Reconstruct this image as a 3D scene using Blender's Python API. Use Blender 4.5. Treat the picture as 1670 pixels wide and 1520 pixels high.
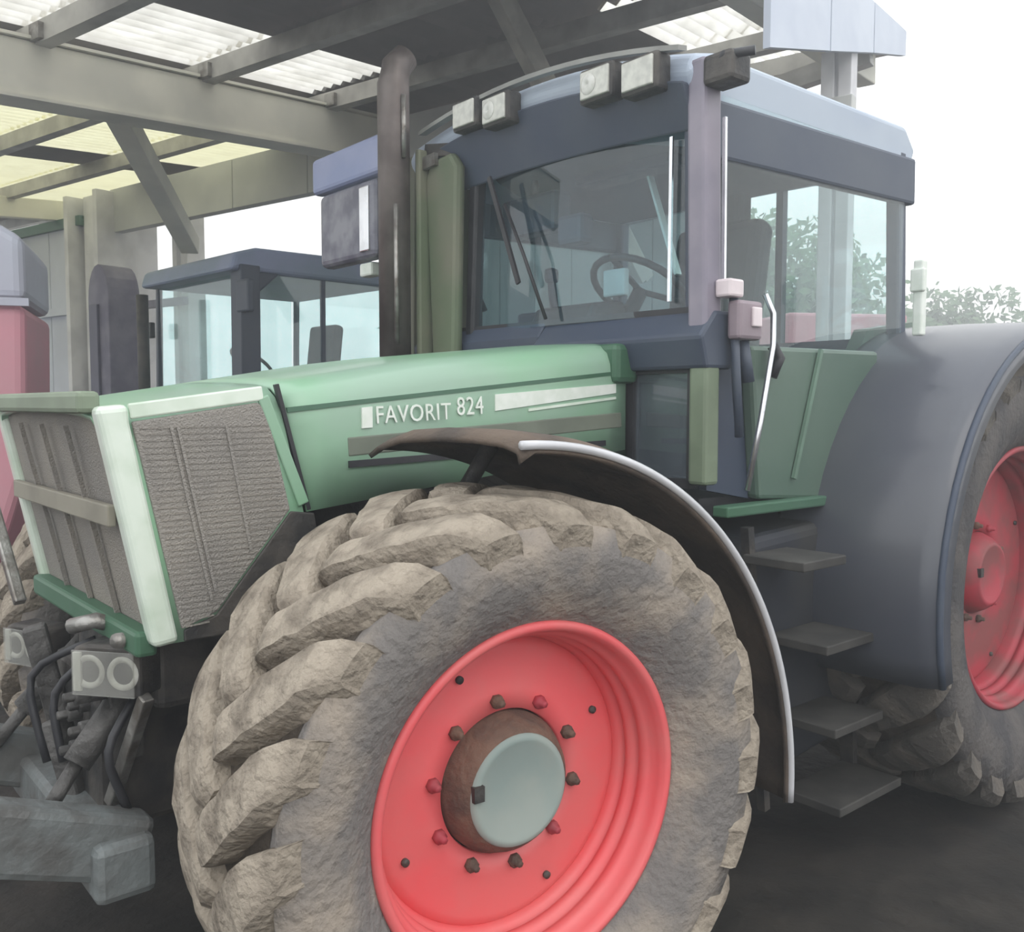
import bpy, bmesh, math, random
from mathutils import Vector, Matrix
import numpy as np
random.seed(7)
for o in list(bpy.data.objects): bpy.data.objects.remove(o)
SC = bpy.context.scene
COL = SC.collection

# ---------------------------------------------------------------- camera, sky, exposure
PITCH = math.degrees(math.atan(100/1500))
cd = bpy.data.cameras.new('camera'); cam = bpy.data.objects.new('camera', cd); COL.objects.link(cam)
cam.location = (0, 0, 1.55); cam.rotation_euler = (math.radians(90-PITCH), 0, 0)
cd.sensor_fit = 'HORIZONTAL'; cd.sensor_width = 36; cd.lens = 36*1500/1670; cd.clip_start = .05; cd.clip_end = 500
SC.camera = cam
W = bpy.data.worlds.new('sky'); SC.world = W; W.use_nodes = True
nt = W.node_tree; nt.nodes.clear()
bg = nt.nodes.new('ShaderNodeBackground'); out = nt.nodes.new('ShaderNodeOutputWorld')
tc = nt.nodes.new('ShaderNodeTexCoord'); noi = nt.nodes.new('ShaderNodeTexNoise'); ra = nt.nodes.new('ShaderNodeValToRGB')
noi.inputs['Scale'].default_value = 1.6; noi.inputs['Detail'].default_value = 4
ra.color_ramp.elements[0].color = (.86, .93, 1, 1); ra.color_ramp.elements[1].color = (1, 1, .99, 1)
nt.links.new(tc.outputs['Generated'], noi.inputs['Vector']); nt.links.new(noi.outputs['Fac'], ra.inputs['Fac'])
nt.links.new(ra.outputs['Color'], bg.inputs['Color']); bg.inputs['Strength'].default_value = 3.6
nt.links.new(bg.outputs[0], out.inputs['Surface'])
sd = bpy.data.lights.new('fill_sun', 'SUN'); sd.energy = 1.0; sd.angle = math.radians(35); sd.color = (1, .96, .9)  # added soft fill from the front; the sky itself is overcast
fill_sun = bpy.data.objects.new('fill_sun', sd); COL.objects.link(fill_sun)
fill_sun.rotation_euler = Vector((-.30, .62, -.60)).to_track_quat('-Z', 'Y').to_euler()
vs = SC.view_settings; vs.view_transform = 'Standard'; vs.look = 'None'; vs.gamma = 1; vs.use_curve_mapping = False
vs.exposure = -0.75
SC.cycles.max_bounces = 7; SC.cycles.transparent_max_bounces = 16

# ---------------------------------------------------------------- materials
MATS = {}
def mat(name, c, rough=.6, metal=0, c2=None, scale=6, bump=0, bscale=None, spec=.5, lo=.4, hi=.62, coat=0, detail=5):
    if name in MATS: return MATS[name]
    m = bpy.data.materials.new(name); m.use_nodes = True; n = m.node_tree; b = n.nodes['Principled BSDF']
    b.inputs['Base Color'].default_value = (*c, 1); b.inputs['Roughness'].default_value = rough
    b.inputs['Metallic'].default_value = metal; b.inputs['Specular IOR Level'].default_value = spec
    if coat: b.inputs['Coat Weight'].default_value = coat; b.inputs['Coat Roughness'].default_value = .15
    t = n.nodes.new('ShaderNodeTexCoord')
    if c2 is None: c2 = tuple(v*.8 for v in c)
    nn = n.nodes.new('ShaderNodeTexNoise'); nn.inputs['Scale'].default_value = scale; nn.inputs['Detail'].default_value = detail
    r = n.nodes.new('ShaderNodeValToRGB'); r.color_ramp.elements[0].position = lo; r.color_ramp.elements[1].position = hi
    r.color_ramp.elements[0].color = (*c, 1); r.color_ramp.elements[1].color = (*c2, 1)
    n.links.new(t.outputs['Object'], nn.inputs['Vector']); n.links.new(nn.outputs['Fac'], r.inputs['Fac'])
    n.links.new(r.outputs['Color'], b.inputs['Base Color'])
    if bump:
        n2 = n.nodes.new('ShaderNodeTexNoise'); n2.inputs['Scale'].default_value = bscale or scale*4; n2.inputs['Detail'].default_value = 6
        bp = n.nodes.new('ShaderNodeBump'); bp.inputs['Strength'].default_value = bump; bp.inputs['Distance'].default_value = .02
        n.links.new(t.outputs['Object'], n2.inputs['Vector']); n.links.new(n2.outputs['Fac'], bp.inputs['Height'])
        n.links.new(bp.outputs['Normal'], b.inputs['Normal'])
    MATS[name] = m; return m
def glass_mat(name, tint, refl=.1, rough=.03, dirt=0.0, dirtc=(.4, .45, .45)):
    m = bpy.data.materials.new(name); m.use_nodes = True; n = m.node_tree; n.nodes.clear()
    o = n.nodes.new('ShaderNodeOutputMaterial'); tr = n.nodes.new('ShaderNodeBsdfTransparent'); gl = n.nodes.new('ShaderNodeBsdfGlossy')
    df = n.nodes.new('ShaderNodeBsdfDiffuse'); df.inputs['Color'].default_value = (*dirtc, 1)
    tr.inputs['Color'].default_value = (*tint, 1); gl.inputs['Roughness'].default_value = rough
    fr = n.nodes.new('ShaderNodeLayerWeight'); fr.inputs['Blend'].default_value = .5
    pw = n.nodes.new('ShaderNodeMath'); pw.operation = 'POWER'; pw.inputs[1].default_value = 5
    n.links.new(fr.outputs['Facing'], pw.inputs[0])
    a = n.nodes.new('ShaderNodeMath'); a.operation = 'MULTIPLY_ADD'; a.inputs[1].default_value = 1-refl; a.inputs[2].default_value = refl
    n.links.new(pw.outputs[0], a.inputs[0])
    m1 = n.nodes.new('ShaderNodeMixShader'); n.links.new(a.outputs[0], m1.inputs[0]); n.links.new(tr.outputs[0], m1.inputs[1]); n.links.new(gl.outputs[0], m1.inputs[2])
    m2 = n.nodes.new('ShaderNodeMixShader'); m2.inputs[0].default_value = dirt
    tx = n.nodes.new('ShaderNodeTexCoord'); ns = n.nodes.new('ShaderNodeTexNoise'); ns.inputs['Scale'].default_value = 5; ns.inputs['Detail'].default_value = 5
    mm = n.nodes.new('ShaderNodeMath'); mm.operation = 'MULTIPLY'; mm.inputs[1].default_value = dirt*2
    n.links.new(tx.outputs['Object'], ns.inputs['Vector']); n.links.new(ns.outputs['Fac'], mm.inputs[0]); n.links.new(mm.outputs[0], m2.inputs[0])
    n.links.new(m1.outputs[0], m2.inputs[1]); n.links.new(df.outputs[0], m2.inputs[2]); n.links.new(m2.outputs[0], o.inputs['Surface'])
    MATS[name] = m; return m
def translucent_mat(name, c, c2):
    m = bpy.data.materials.new(name); m.use_nodes = True; n = m.node_tree; n.nodes.clear()
    o = n.nodes.new('ShaderNodeOutputMaterial'); tr = n.nodes.new('ShaderNodeBsdfTranslucent'); df = n.nodes.new('ShaderNodeBsdfDiffuse')
    tx = n.nodes.new('ShaderNodeTexCoord'); ns = n.nodes.new('ShaderNodeTexNoise'); ns.inputs['Scale'].default_value = 2.5; ns.inputs['Detail'].default_value = 6
    r = n.nodes.new('ShaderNodeValToRGB'); r.color_ramp.elements[0].color = (*c, 1); r.color_ramp.elements[1].color = (*c2, 1)
    r.color_ramp.elements[0].position = .35; r.color_ramp.elements[1].position = .7
    n.links.new(tx.outputs['Object'], ns.inputs['Vector']); n.links.new(ns.outputs['Fac'], r.inputs['Fac']); n.links.new(r.outputs[0], tr.inputs['Color'])
    df.inputs['Color'].default_value = (.35, .33, .27, 1)
    mx = n.nodes.new('ShaderNodeMixShader'); mx.inputs[0].default_value = .12
    n.links.new(tr.outputs[0], mx.inputs[1]); n.links.new(df.outputs[0], mx.inputs[2]); n.links.new(mx.outputs[0], o.inputs['Surface'])
    MATS[name] = m; return m

M_green = mat('green_paint', (.24, .44, .28), .42, 0, (.28, .42, .32), 2.2, coat=.3)
M_lgreen = mat('highlit_pale_green', (.72, .80, .70), .3, 0, (.58, .68, .56), 9, coat=.5)  # whitened green: holds the corner post highlight, also used on rail and stripe
M_dgreen = mat('dark_green_paint', (.05, .13, .075), .5, 0, (.07, .15, .10), 3)
M_red = mat('red_paint', (.80, .115, .125), .5, 0, (.74, .15, .15), 5, coat=.1)
M_redm = mat('muddy_red_paint', (.42, .045, .065), .6, 0, (.26, .07, .07), 7)
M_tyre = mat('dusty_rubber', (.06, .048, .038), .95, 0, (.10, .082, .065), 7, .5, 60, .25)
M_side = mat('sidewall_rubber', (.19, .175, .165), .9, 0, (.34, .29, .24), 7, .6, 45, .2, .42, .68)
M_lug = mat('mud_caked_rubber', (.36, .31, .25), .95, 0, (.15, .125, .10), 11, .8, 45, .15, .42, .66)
M_black = mat('black_plastic', (.018, .018, .022), .5, 0, (.03, .03, .034), 6)
M_navy = mat('dark_navy_plastic', (.045, .06, .095), .5, 0, (.06, .075, .105), 3)
M_dark = mat('dark_grimy_metal', (.035, .034, .034), .6, .2, (.09, .08, .07), 9, .3)
M_iron = mat('grey_cast_iron', (.12, .115, .11), .6, .3, (.05, .048, .045), 12, .4)
M_steel = mat('worn_steel', (.36, .35, .33), .4, .7, (.18, .16, .14), 14, .2)
M_grille = mat('dusty_mesh', (.30, .28, .255), .85, 0, (.34, .315, .28), 5, .6, 220)
M_grillef = mat('front_mesh', (.27, .25, .225), .85, 0, (.32, .29, .25), 5, .6, 220)
M_mud = mat('muddy_fender_lining', (.14, .105, .08), .9, 0, (.075, .06, .05), 6, .5)
M_liplight = mat('lip_highlight', (.62, .62, .64), .3, 0, (.5, .5, .52), 4, coat=.5)  # pale colour painted as the sky highlight along the fender lip
M_rust = mat('rusty_hub', (.17, .10, .07), .8, 0, (.10, .065, .05), 14, .4)
M_hub = mat('dusty_grey_hub_face', (.30, .34, .31), .7, 0, (.25, .31, .29), 8)
M_stack = mat('brown_exhaust', (.16, .135, .125), .45, .5, (.10, .08, .075), 8)
M_olive = mat('olive_duct', (.12, .15, .09), .6, 0, (.17, .17, .12), 3)
M_lamp = mat('lamp_reflector', (.75, .76, .72), .12, .7, (.6, .6, .56), 20)
M_lens = mat('lamp_lens', (.70, .70, .66), .12, 0, (.55, .55, .5), 30)
M_white = mat('white_print', (.80, .84, .78), .5, 0, (.70, .76, .68), 20)
M_chrome = mat('bright_metal', (.75, .76, .78), .2, .9)
M_seat = mat('grey_seat_cloth', (.06, .075, .085), .9, 0, (.10, .11, .12), 12)
M_trim = mat('cab_lining', (.16, .19, .19), .7, 0, (.12, .15, .16), 3)
M_mirror = mat('blue_grey_mirror_housing', (.26, .31, .50), .4, 0, (.32, .36, .54), 4)
M_mirrord = mat('dark_mirror_housing', (.10, .10, .14), .35, 0, (.24, .24, .28), 9)
M_rafter = mat('dusty_grey_beam', (.84, .82, .72), .85, 0, (.72, .71, .63), 2.2)
M_fascia = mat('grey_concrete', (.60, .61, .59), .9, 0, (.50, .51, .50), 1.6)
M_purlin = mat('galvanised_purlin', (.50, .49, .46), .5, .2, (.34, .33, .31), 4)
M_roof = mat('grey_brown_roof_sheet', (.34, .31, .30), .8, 0, (.27, .25, .245), 1.5)
M_strut = mat('cream_painted_steel', (.50, .48, .42), .6, 0, (.34, .33, .30), 5)
M_col = mat('pale_grey_column', (.78, .78, .80), .8, 0, (.62, .62, .64), 3)
M_wall = mat('blue_grey_wall', (.66, .70, .78), .85, 0, (.56, .59, .66), 1.2)
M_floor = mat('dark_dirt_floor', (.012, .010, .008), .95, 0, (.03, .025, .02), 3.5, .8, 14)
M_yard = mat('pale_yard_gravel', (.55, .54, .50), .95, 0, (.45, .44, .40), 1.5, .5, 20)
M_sky = translucent_mat('translucent_sheet', (.95, .93, .66), (.85, .82, .56))
M_skyw = translucent_mat('white_translucent_sheet', (.98, .96, .90), (.62, .60, .54))
M_glass = glass_mat('cab_glass', (.66, .84, .90), .08, .0, .07, (.28, .42, .50))
M_glassd = glass_mat('door_glass_mat', (.92, .97, .97), .045, .0, .02, (.4, .45, .45))
M_roofpaint = mat('glare_roof_paint', (.42, .48, .56), .5, 0, (.36, .42, .52), 2)  # base colour paled so the roof bleeds into the glare
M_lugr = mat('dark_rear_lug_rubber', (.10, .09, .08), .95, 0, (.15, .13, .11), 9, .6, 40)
M_glass2 = glass_mat('cyan_cab_glass', (.93, 1.0, 1.0), .06, .02, .05, (.5, .7, .75))
M_leaf = mat('leaves', (.10, .20, .10), .8, 0, (.16, .26, .14), 3)
M_bark = mat('bark', (.16, .13, .10), .9)
M_purple = mat('purple_grey_casing', (.12, .11, .17), .6, 0, (.20, .19, .25), 5)
M_pink = mat('faded_red_paint', (.62, .26, .32), .6, 0, (.55, .28, .32), 2)
M_amber = mat('clear_indicator', (.80, .70, .72), .3)

# ---------------------------------------------------------------- mesh helpers
class MB:
    def __init__(s): s.v = []; s.f = []; s.sm = []
    def add(s, vs_, fs, smooth=False):
        k = len(s.v); s.v += [tuple(v) for v in vs_]; s.f += [tuple(i+k for i in f) for f in fs]; s.sm += [smooth]*len(fs); return s
    def box(s, c, d, rot=None):
        vs_ = [Vector((x*d[0]/2, y*d[1]/2, z*d[2]/2)) for x in (-1, 1) for y in (-1, 1) for z in (-1, 1)]
        if rot is not None: vs_ = [rot @ v for v in vs_]
        vs_ = [v+Vector(c) for v in vs_]
        return s.add(vs_, [(0, 1, 3, 2), (4, 6, 7, 5), (0, 4, 5, 1), (2, 3, 7, 6), (0, 2, 6, 4), (1, 5, 7, 3)])
    def bar(s, a, b, w, h, up=(0, 0, 1)):
        a = Vector(a); b = Vector(b); d = (b-a); L = d.length; d.normalize(); u = Vector(up)
        x = d.cross(u)
        if x.length < 1e-4: x = d.cross(Vector((1, 0, 0)))
        x.normalize(); u = x.cross(d)
        return s.box((a+b)/2, (w, L, h), Matrix((x, d, u)).transposed())
    def tube(s, pts, r, n=10, cap=True):
        pts = [Vector(p) for p in pts]; rs = r if isinstance(r, (list, tuple)) else [r]*len(pts)
        vs_ = []; fs = []; ref = Vector((.13, .27, .95))
        for i, p in enumerate(pts):
            d = (pts[min(i+1, len(pts)-1)]-pts[max(i-1, 0)]).normalized()
            if abs(d.dot(ref)) > .97: ref = Vector((1, .1, 0))
            x = d.cross(ref).normalized(); y = x.cross(d)
            vs_ += [p+(x*math.cos(2*math.pi*k/n)+y*math.sin(2*math.pi*k/n))*rs[i] for k in range(n)]
        for i in range(len(pts)-1):
            for k in range(n): fs.append((i*n+k, i*n+(k+1) % n, (i+1)*n+(k+1) % n, (i+1)*n+k))
        if cap: fs.append(tuple(range(n))[::-1]); fs.append(tuple((len(pts)-1)*n+k for k in range(n)))
        return s.add(vs_, fs, True)
    def lathe(s, prof, n=64, axis='Y', c=(0, 0, 0), closed=False):
        # prof: (y, r)
        vs_ = []; fs = []
        for (y, r) in prof:
            for k in range(n):
                a = 2*math.pi*k/n; p = (r*math.cos(a), y, r*math.sin(a))
                if axis == 'Z': p = (p[0], p[2], p[1])
                if axis == 'X': p = (p[1], p[0], p[2])
                vs_.append(Vector(p)+Vector(c))
        m = len(prof)
        for i in range(m if closed else m-1):
            j = (i+1) % m
            for k in range(n): fs.append((i*n+k, j*n+k, j*n+(k+1) % n, i*n+(k+1) % n))
        return s.add(vs_, fs, True)
    def prism(s, poly, axis, a, b):
        # poly 2D list in the plane normal to axis, extruded from a to b
        def P(u, v, t): return {'X': (t, u, v), 'Y': (u, t, v), 'Z': (u, v, t)}[axis]
        n = len(poly); vs_ = [P(u, v, a) for u, v in poly]+[P(u, v, b) for u, v in poly]
        fs = [tuple(range(n))[::-1], tuple(range(n, 2*n))]+[(i, (i+1) % n, n+(i+1) % n, n+i) for i in range(n)]
        return s.add(vs_, fs)
    def grid(s, rows, smooth=True):
        n = len(rows[0]); vs_ = [p for r in rows for p in r]; fs = []
        for i in range(len(rows)-1):
            for k in range(n-1): fs.append((i*n+k, i*n+k+1, (i+1)*n+k+1, (i+1)*n+k))
        return s.add(vs_, fs, smooth)
    def mesh(s, name):
        me = bpy.data.meshes.new(name); me.from_pydata([tuple(v) for v in s.v], [], s.f)
        me.polygons.foreach_set('use_smooth', s.sm); me.update()
        bm = bmesh.new(); bm.from_mesh(me); bmesh.ops.recalc_face_normals(bm, faces=bm.faces); bm.to_mesh(me); bm.free()
        return me
    def build(s, name, m, parent=None, bevel=0, solid=0, label=None, kind=None, mw=None, flatedge=True, seg=2):
        me = s.mesh(name); me.materials.append(m); o = bpy.data.objects.new(name, me); COL.objects.link(o)
        if parent: o.parent = parent
        if mw is not None: o.matrix_local = mw
        if solid:
            md = o.modifiers.new('solid', 'SOLIDIFY'); md.thickness = solid; md.offset = 0
        if bevel:
            md = o.modifiers.new('bevel', 'BEVEL'); md.width = bevel; md.segments = seg; md.limit_method = 'ANGLE'; md.angle_limit = math.radians(40)
            md.harden_normals = False
        if label: o['label'] = label
        if kind: o['kind'] = kind
        return o
def inst(me, name, m=None, parent=None, mw=None, label=None):
    o = bpy.data.objects.new(name, me); COL.objects.link(o)
    if m is not None and not me.materials: me.materials.append(m)
    if parent: o.parent = parent
    if mw is not None: o.matrix_local = mw
    if label: o['label'] = label
    return o
def thing(name, label, cat, loc=(0, 0, 0), rz=0, group=None):
    o = bpy.data.objects.new(name, None); COL.objects.link(o); o.location = loc; o.rotation_euler = (0, 0, rz)
    o.empty_display_size = .2
    o['label'] = label; o['category'] = cat
    if group: o['group'] = group
    return o
def tag(o, label, cat, group=None):
    o['label'] = label; o['category'] = cat
    if group: o['group'] = group
    return o
def struct(o): o['kind'] = 'structure'; return o

# ================================================================= THE BARN (setting)
Bd = Vector((.5931, .8051, 0)); Ad = Vector((-.8050, .5933, 0))     # barn axes: B away from the camera, A along the purlins
def BA(b, a, z): return Bd*b+Ad*a+Vector((0, 0, z))
def zr(b): return 3.79+.45+.09*(b-5.633)                          # underside of the roof sheets
BROT = Matrix((Ad, Bd, Vector((0, 0, 1)))).transposed()

fl = MB()
N = 60; X0, X1, Y0, Y1 = -16, 14, -8, 16
rows = []
for i in range(N+1):
    r = []
    for j in range(N+1):
        x = X0+(X1-X0)*i/N; y = Y0+(Y1-Y0)*j/N
        edge = min(i, j, N-i, N-j)
        r.append((x, y, 0 if edge == 0 else -.012+.012*math.sin(x*3.1)*math.cos(y*2.3)+random.uniform(-.006, .004)))
    rows.append(r)
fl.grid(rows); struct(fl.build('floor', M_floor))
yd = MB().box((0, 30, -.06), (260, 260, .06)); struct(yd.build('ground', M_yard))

ceiling = bpy.data.objects.new('ceiling', None); COL.objects.link(ceiling); struct(ceiling)
A_END, B_LO, B_HI = 1.95, 1.9, 7.7
PURL = [1.85, 3.1, 4.35, 5.6, 6.85]
def sheet_mesh(L, wid=1.0, ribs=8):
    m = MB(); rows = []
    n = ribs*2
    for k in range(n+1):
        a = wid*k/n; z = .028 if k % 2 else -.028
        rows.append([tuple(Vector(BROT @ Vector((a, 0, z)))), tuple(Vector(BROT @ Vector((a, L, z+.09*L))))])
    m.grid(rows, False); return m.mesh('roof_sheet')
SKY_A = {(5.35): M_skyw, (7.7): M_sky, (8.65): M_sky, (10.25): M_sky, (11.2): M_sky, (12.15): M_sky, (2.5): M_skyw}
strips = [1.95, 2.5, 3.4, 4.38, 5.35, 6.3, 7.0, 7.7, 8.65, 9.6, 10.25, 11.2, 12.15, 13.1, 14.05, 15.0]
for i in range(len(strips)-1):
    a0, a1 = strips[i], strips[i+1]; sk = SKY_A.get(a0)
    for (b0, b1) in ((B_LO, 3.1), (3.1, 4.35), (4.35, 5.6), (5.6, 6.85), (6.85, B_HI)):
        L = b1-b0+.04
        me = sheet_mesh(L, a1-a0, max(4, round((a1-a0)*8)))
        use = sk
        if sk is M_skyw and a0 > 5 and b0 > 5.5: use = None
        if sk is M_skyw and a0 < 3 and not (5.5 < b0 < 7): use = None
        nm = 'skylight_sheet' if use else 'roof_sheet'
        me.name = nm; me.materials.append(use or M_roof)
        o = inst(me, nm, None, ceiling, Matrix.Translation(BA(b0, a0, zr(b0)+.055)))
        if use: o['label'] = 'translucent corrugated skylight sheet'
for b in PURL+[B_HI-.1]:
    z = zr(b)-.02
    m = MB(); m.bar(BA(b, A_END-.05, z-.06), BA(b, 15, z-.06), .05, .14)
    m.bar(BA(b+.05, A_END-.05, z-.12), BA(b+.05, 15, z-.12), .06, .015)
    m.build('purlin', M_purlin, ceiling)
for a in (6.18,):
    m = MB(); m.bar(BA(.6, a, zr(.6)-.31), BA(7.6, a, zr(7.6)-.31), .20, .36)
    m.build('rafter', M_rafter, ceiling, bevel=.01, label='deep dusty grey rafter')
    m = MB()
    m.bar(BA(.6, a, zr(.6)-.115), BA(7.6, a, zr(7.6)-.115), .26, .02)
    m.bar(BA(.6, a, zr(.6)-.495), BA(7.6, a, zr(7.6)-.495), .26, .02)
    m.build('rafter_flange', M_rafter, ceiling)
for a in (11.9, 2.15):
    m = MB(); m.bar(BA(1.9, a, zr(1.9)-.25), BA(7.6, a, zr(7.6)-.25), .14, .25); m.build('rafter', M_rafter, ceiling, bevel=.01)
# purlin cleats with small pale bolts
for b in PURL[1:]:
    m = MB().box(BA(b, 6.02, zr(b)-.09), (.12, .12, .10), BROT); m.build('cleat', M_steel, ceiling)
# diagonal braces
m = MB(); m.bar(BA(3.72, 6.36, 3.80), BA(5.55, 8.05, 3.12), .17, .17); m.build('knee_brace', M_rafter, ceiling, bevel=.01, label='diagonal grey knee brace by the left column')
m = MB(); m.bar(BA(4.95, 3.76, 4.24), BA(6.3, 3.40, 2.5), .15, .10); m.bar(BA(4.90, 3.70, 4.24), BA(6.26, 3.35, 2.5), .03, .14)
m.build('diagonal_strut', M_strut, ceiling, bevel=.006, label='cream painted diagonal roof strut')
m = MB(); m.bar(BA(2.9, 7.5, 3.78), BA(4.3, 9.6, 3.80), .10, .10); m.build('wind_brace', M_dark, ceiling)
m = MB(); m.bar(BA(7.0, 3.15, 3.90), BA(7.0, 1.95, 4.06), .10, .14); m.build('wind_brace', M_purlin, ceiling, bevel=.005)
for (b0, b1, z0, z1) in ((4.87, 5.86, 3.45, 3.73), (5.88, 6.80, 3.735, 4.0), (6.82, 7.68, 4.005, 4.24)):
    m = MB(); m.prism([(b0, z0), (b1, z1), (b1, zr(b1)), (b0, zr(b0))], 'X', -.02, .02)
    m.v = [tuple(BA(y, 1.90+x, z)) for x, y, z in m.v]; m.build('gable_sheet', mat('pale_gable', (.62, .67, .76), .7, 0, (.55, .60, .70), 2), ceiling)
# far side: deep lintel with concrete face, open below
wb = bpy.data.objects.new('wall_rear', None); COL.objects.link(wb); struct(wb)
for k in range(6):
    a0 = 3.6+k*1.2; a1 = a0+1.19
    m = MB(); m.prism([(a0, 3.66), (a1, 3.66), (a1, 4.18), (a0, 4.18)], 'Y', -.06, .06)
    v = m.v; m.v = [tuple(Ad*x+Bd*(6.38+y)+Vector((0, 0, z))) for x, y, z in v]
    m.build('lintel_panel', M_fascia, wb, bevel=.006)
for k in range(2):
    a0 = 1.9+k*.9; m = MB(); m.prism([(a0, 3.18), (a0+.89, 3.18), (a0+.89, 3.62), (a0, 3.62)], 'Y', -.05, .05)
    m.v = [tuple(Ad*x+Bd*(6.45+y)+Vector((0, 0, z))) for x, y, z in m.v]; m.build('lintel_panel', M_fascia, wb, bevel=.006)
for k in range(8):
    a0 = 3.45+k*.42; m = MB().box(BA(7.35, a0+.2, 1.98), (.41, .07, 3.96), BROT)
    m.build('wall_panel', mat('grey_green_wall', (.55, .60, .60), .9, 0, (.46, .51, .52), 1.5), wb, bevel=.006)
def column(a, b, w, ztop, name='column_left'):
    o = bpy.data.objects.new(name, None); COL.objects.link(o); struct(o)
    m = MB(); m.box(BA(b, a, ztop/2), (w*.45, w*.5, ztop), BROT); m.build('web', M_col, o, bevel=.008)
    for s in (-1, 1):
        m = MB(); m.box(BA(b, a+s*w*.36, ztop/2), (.09, w*.85, ztop), BROT); m.build('flange', M_col, o, bevel=.006)
    m = MB().box(BA(b, a, .02), (w*1.3, w*1.3, .04), BROT); m.build('foot_plate', M_col, o)
column(11.1, 6.5, .95, 4.15, 'trim_1')
column(10.05, 6.9, .30, 4.2, 'trim_2')
column(2.02, 6.5, .16, 4.1, 'trim_3')
column(6.18, 7.55, .20, 3.95, 'trim_4')
column(6.18, 1.1, .20, 3.4, 'trim_5')
# left wall of upright panels beyond the column
wl = bpy.data.objects.new('wall_left', None); COL.objects.link(wl); struct(wl)
for k in range(7):
    a0 = 11.45+k*.72; m = MB().box(BA(6.3, a0+.35, 1.90), (.705, .10, 3.80), BROT)
    m.build('wall_panel', M_wall, wl, bevel=.006)
m = MB().box(BA(6.3, 13.9, 3.86), (5.2, .2, .12), BROT); m.build('wall_capping', M_dgreen, wl)
for z in (1.2, 2.75):
    m = MB(); m.bar(BA(6.22, 11.4, z), BA(6.22, 16.3, z), .06, .10); m.build('wall_rail', M_wall, wl)
m = MB(); m.bar(BA(6.4, 11.4, 2.75), BA(6.4, 9.4, 2.75), .06, .09); m.build('wall_rail', M_purple, wl)

# ================================================================= MAIN TRACTOR
TROT = math.radians(220)
T = thing('tractor', 'green farm tractor with red wheel rims filling the foreground', 'tractor', (-.752, 2.779, 0), TROT)
def TM(*a): return a

# ---- wheels
def tyre_profile(R, w, rr):
    h = w/2
    return [(-h*.74, rr), (-h*.86, rr+.03), (-h*1.02, rr+(R-rr)*.30), (-h*1.08, rr+(R-rr)*.55), (-h*1.04, rr+(R-rr)*.78), (-h*.93, R*.965-.045),
            (-h*.72, R-.064), (-h*.35, R-.058), (0, R-.055), (h*.35, R-.058), (h*.72, R-.064), (h*.93, R*.965-.045), (h*1.04, rr+(R-rr)*.78), (h*1.08, rr+(R-rr)*.55),
            (h*1.02, rr+(R-rr)*.30), (h*.86, rr+.03), (h*.74, rr)]
def lug_mesh(R, w, side, pitch, seed, lm):
    rnd = random.Random(seed); h = w/2; m = MB(); S = 12; hw0 = pitch*R*.25
    rings = []
    D = .36*(.66/R)
    QS = (-1.22, -1.02, -.88, -.5, .0, .5, .88, 1.02, 1.22); HS = (-.085, -.018, -.002, 0, .001, 0, -.002, -.018, -.085)
    for i in range(S+1):
        t = i/S; u = -.07+t*1.18
        y = u*h; top = R-.016*min(1, u*u)-max(0, u-.90)*.16
        ph = (abs(u)**1.12)*D*(1 if u > 0 else -1)
        ww = hw0*(.74+.36*min(1, t*1.1))*(1+.06*rnd.uniform(-1, 1)); sk = .55
        e = 0
        if i == 0: ww *= .80; e = .020
        elif i == S: ww *= .85; e = .012
        elif i == 1: ww *= .96; e = .003
        jit = rnd.uniform(-.004, .003); bd = .02 if u > .9 else 0
        pts = []
        for q, hq in zip(QS, HS):
            a = ph+q*ww/R; rad = top+hq-e+(jit if hq > -.02 else 0)-(bd if hq < -.05 else 0)
            skk = sk*(1-max(0, min(1, (u-.75)/.35))*.95)
            yy = y-q*ww*skk
            if abs(q) > 1.2: yy = min(yy, h*.97)
            pts.append((rad*math.cos(a), side*yy, rad*math.sin(a)))
        rings.append(pts)
    lo = [((R-.165)*math.cos(math.atan2(p[2], p[0])+.02), side*h*1.02, (R-.165)*math.sin(math.atan2(p[2], p[0])+.02)) for p in rings[-1]]
    rings.append(lo); S += 1
    n = 9; vs_ = [p for r in rings for p in r]; fs = []
    for i in range(S):
        for k in range(n-1): fs.append((i*n+k, i*n+k+1, (i+1)*n+k+1, (i+1)*n+k))
    fs.append(tuple(range(n))); fs.append(tuple(S*n+k for k in range(n))[::-1])
    m.add(vs_, fs, False); me = m.mesh('lug'); me.materials.append(lm); return me
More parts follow.
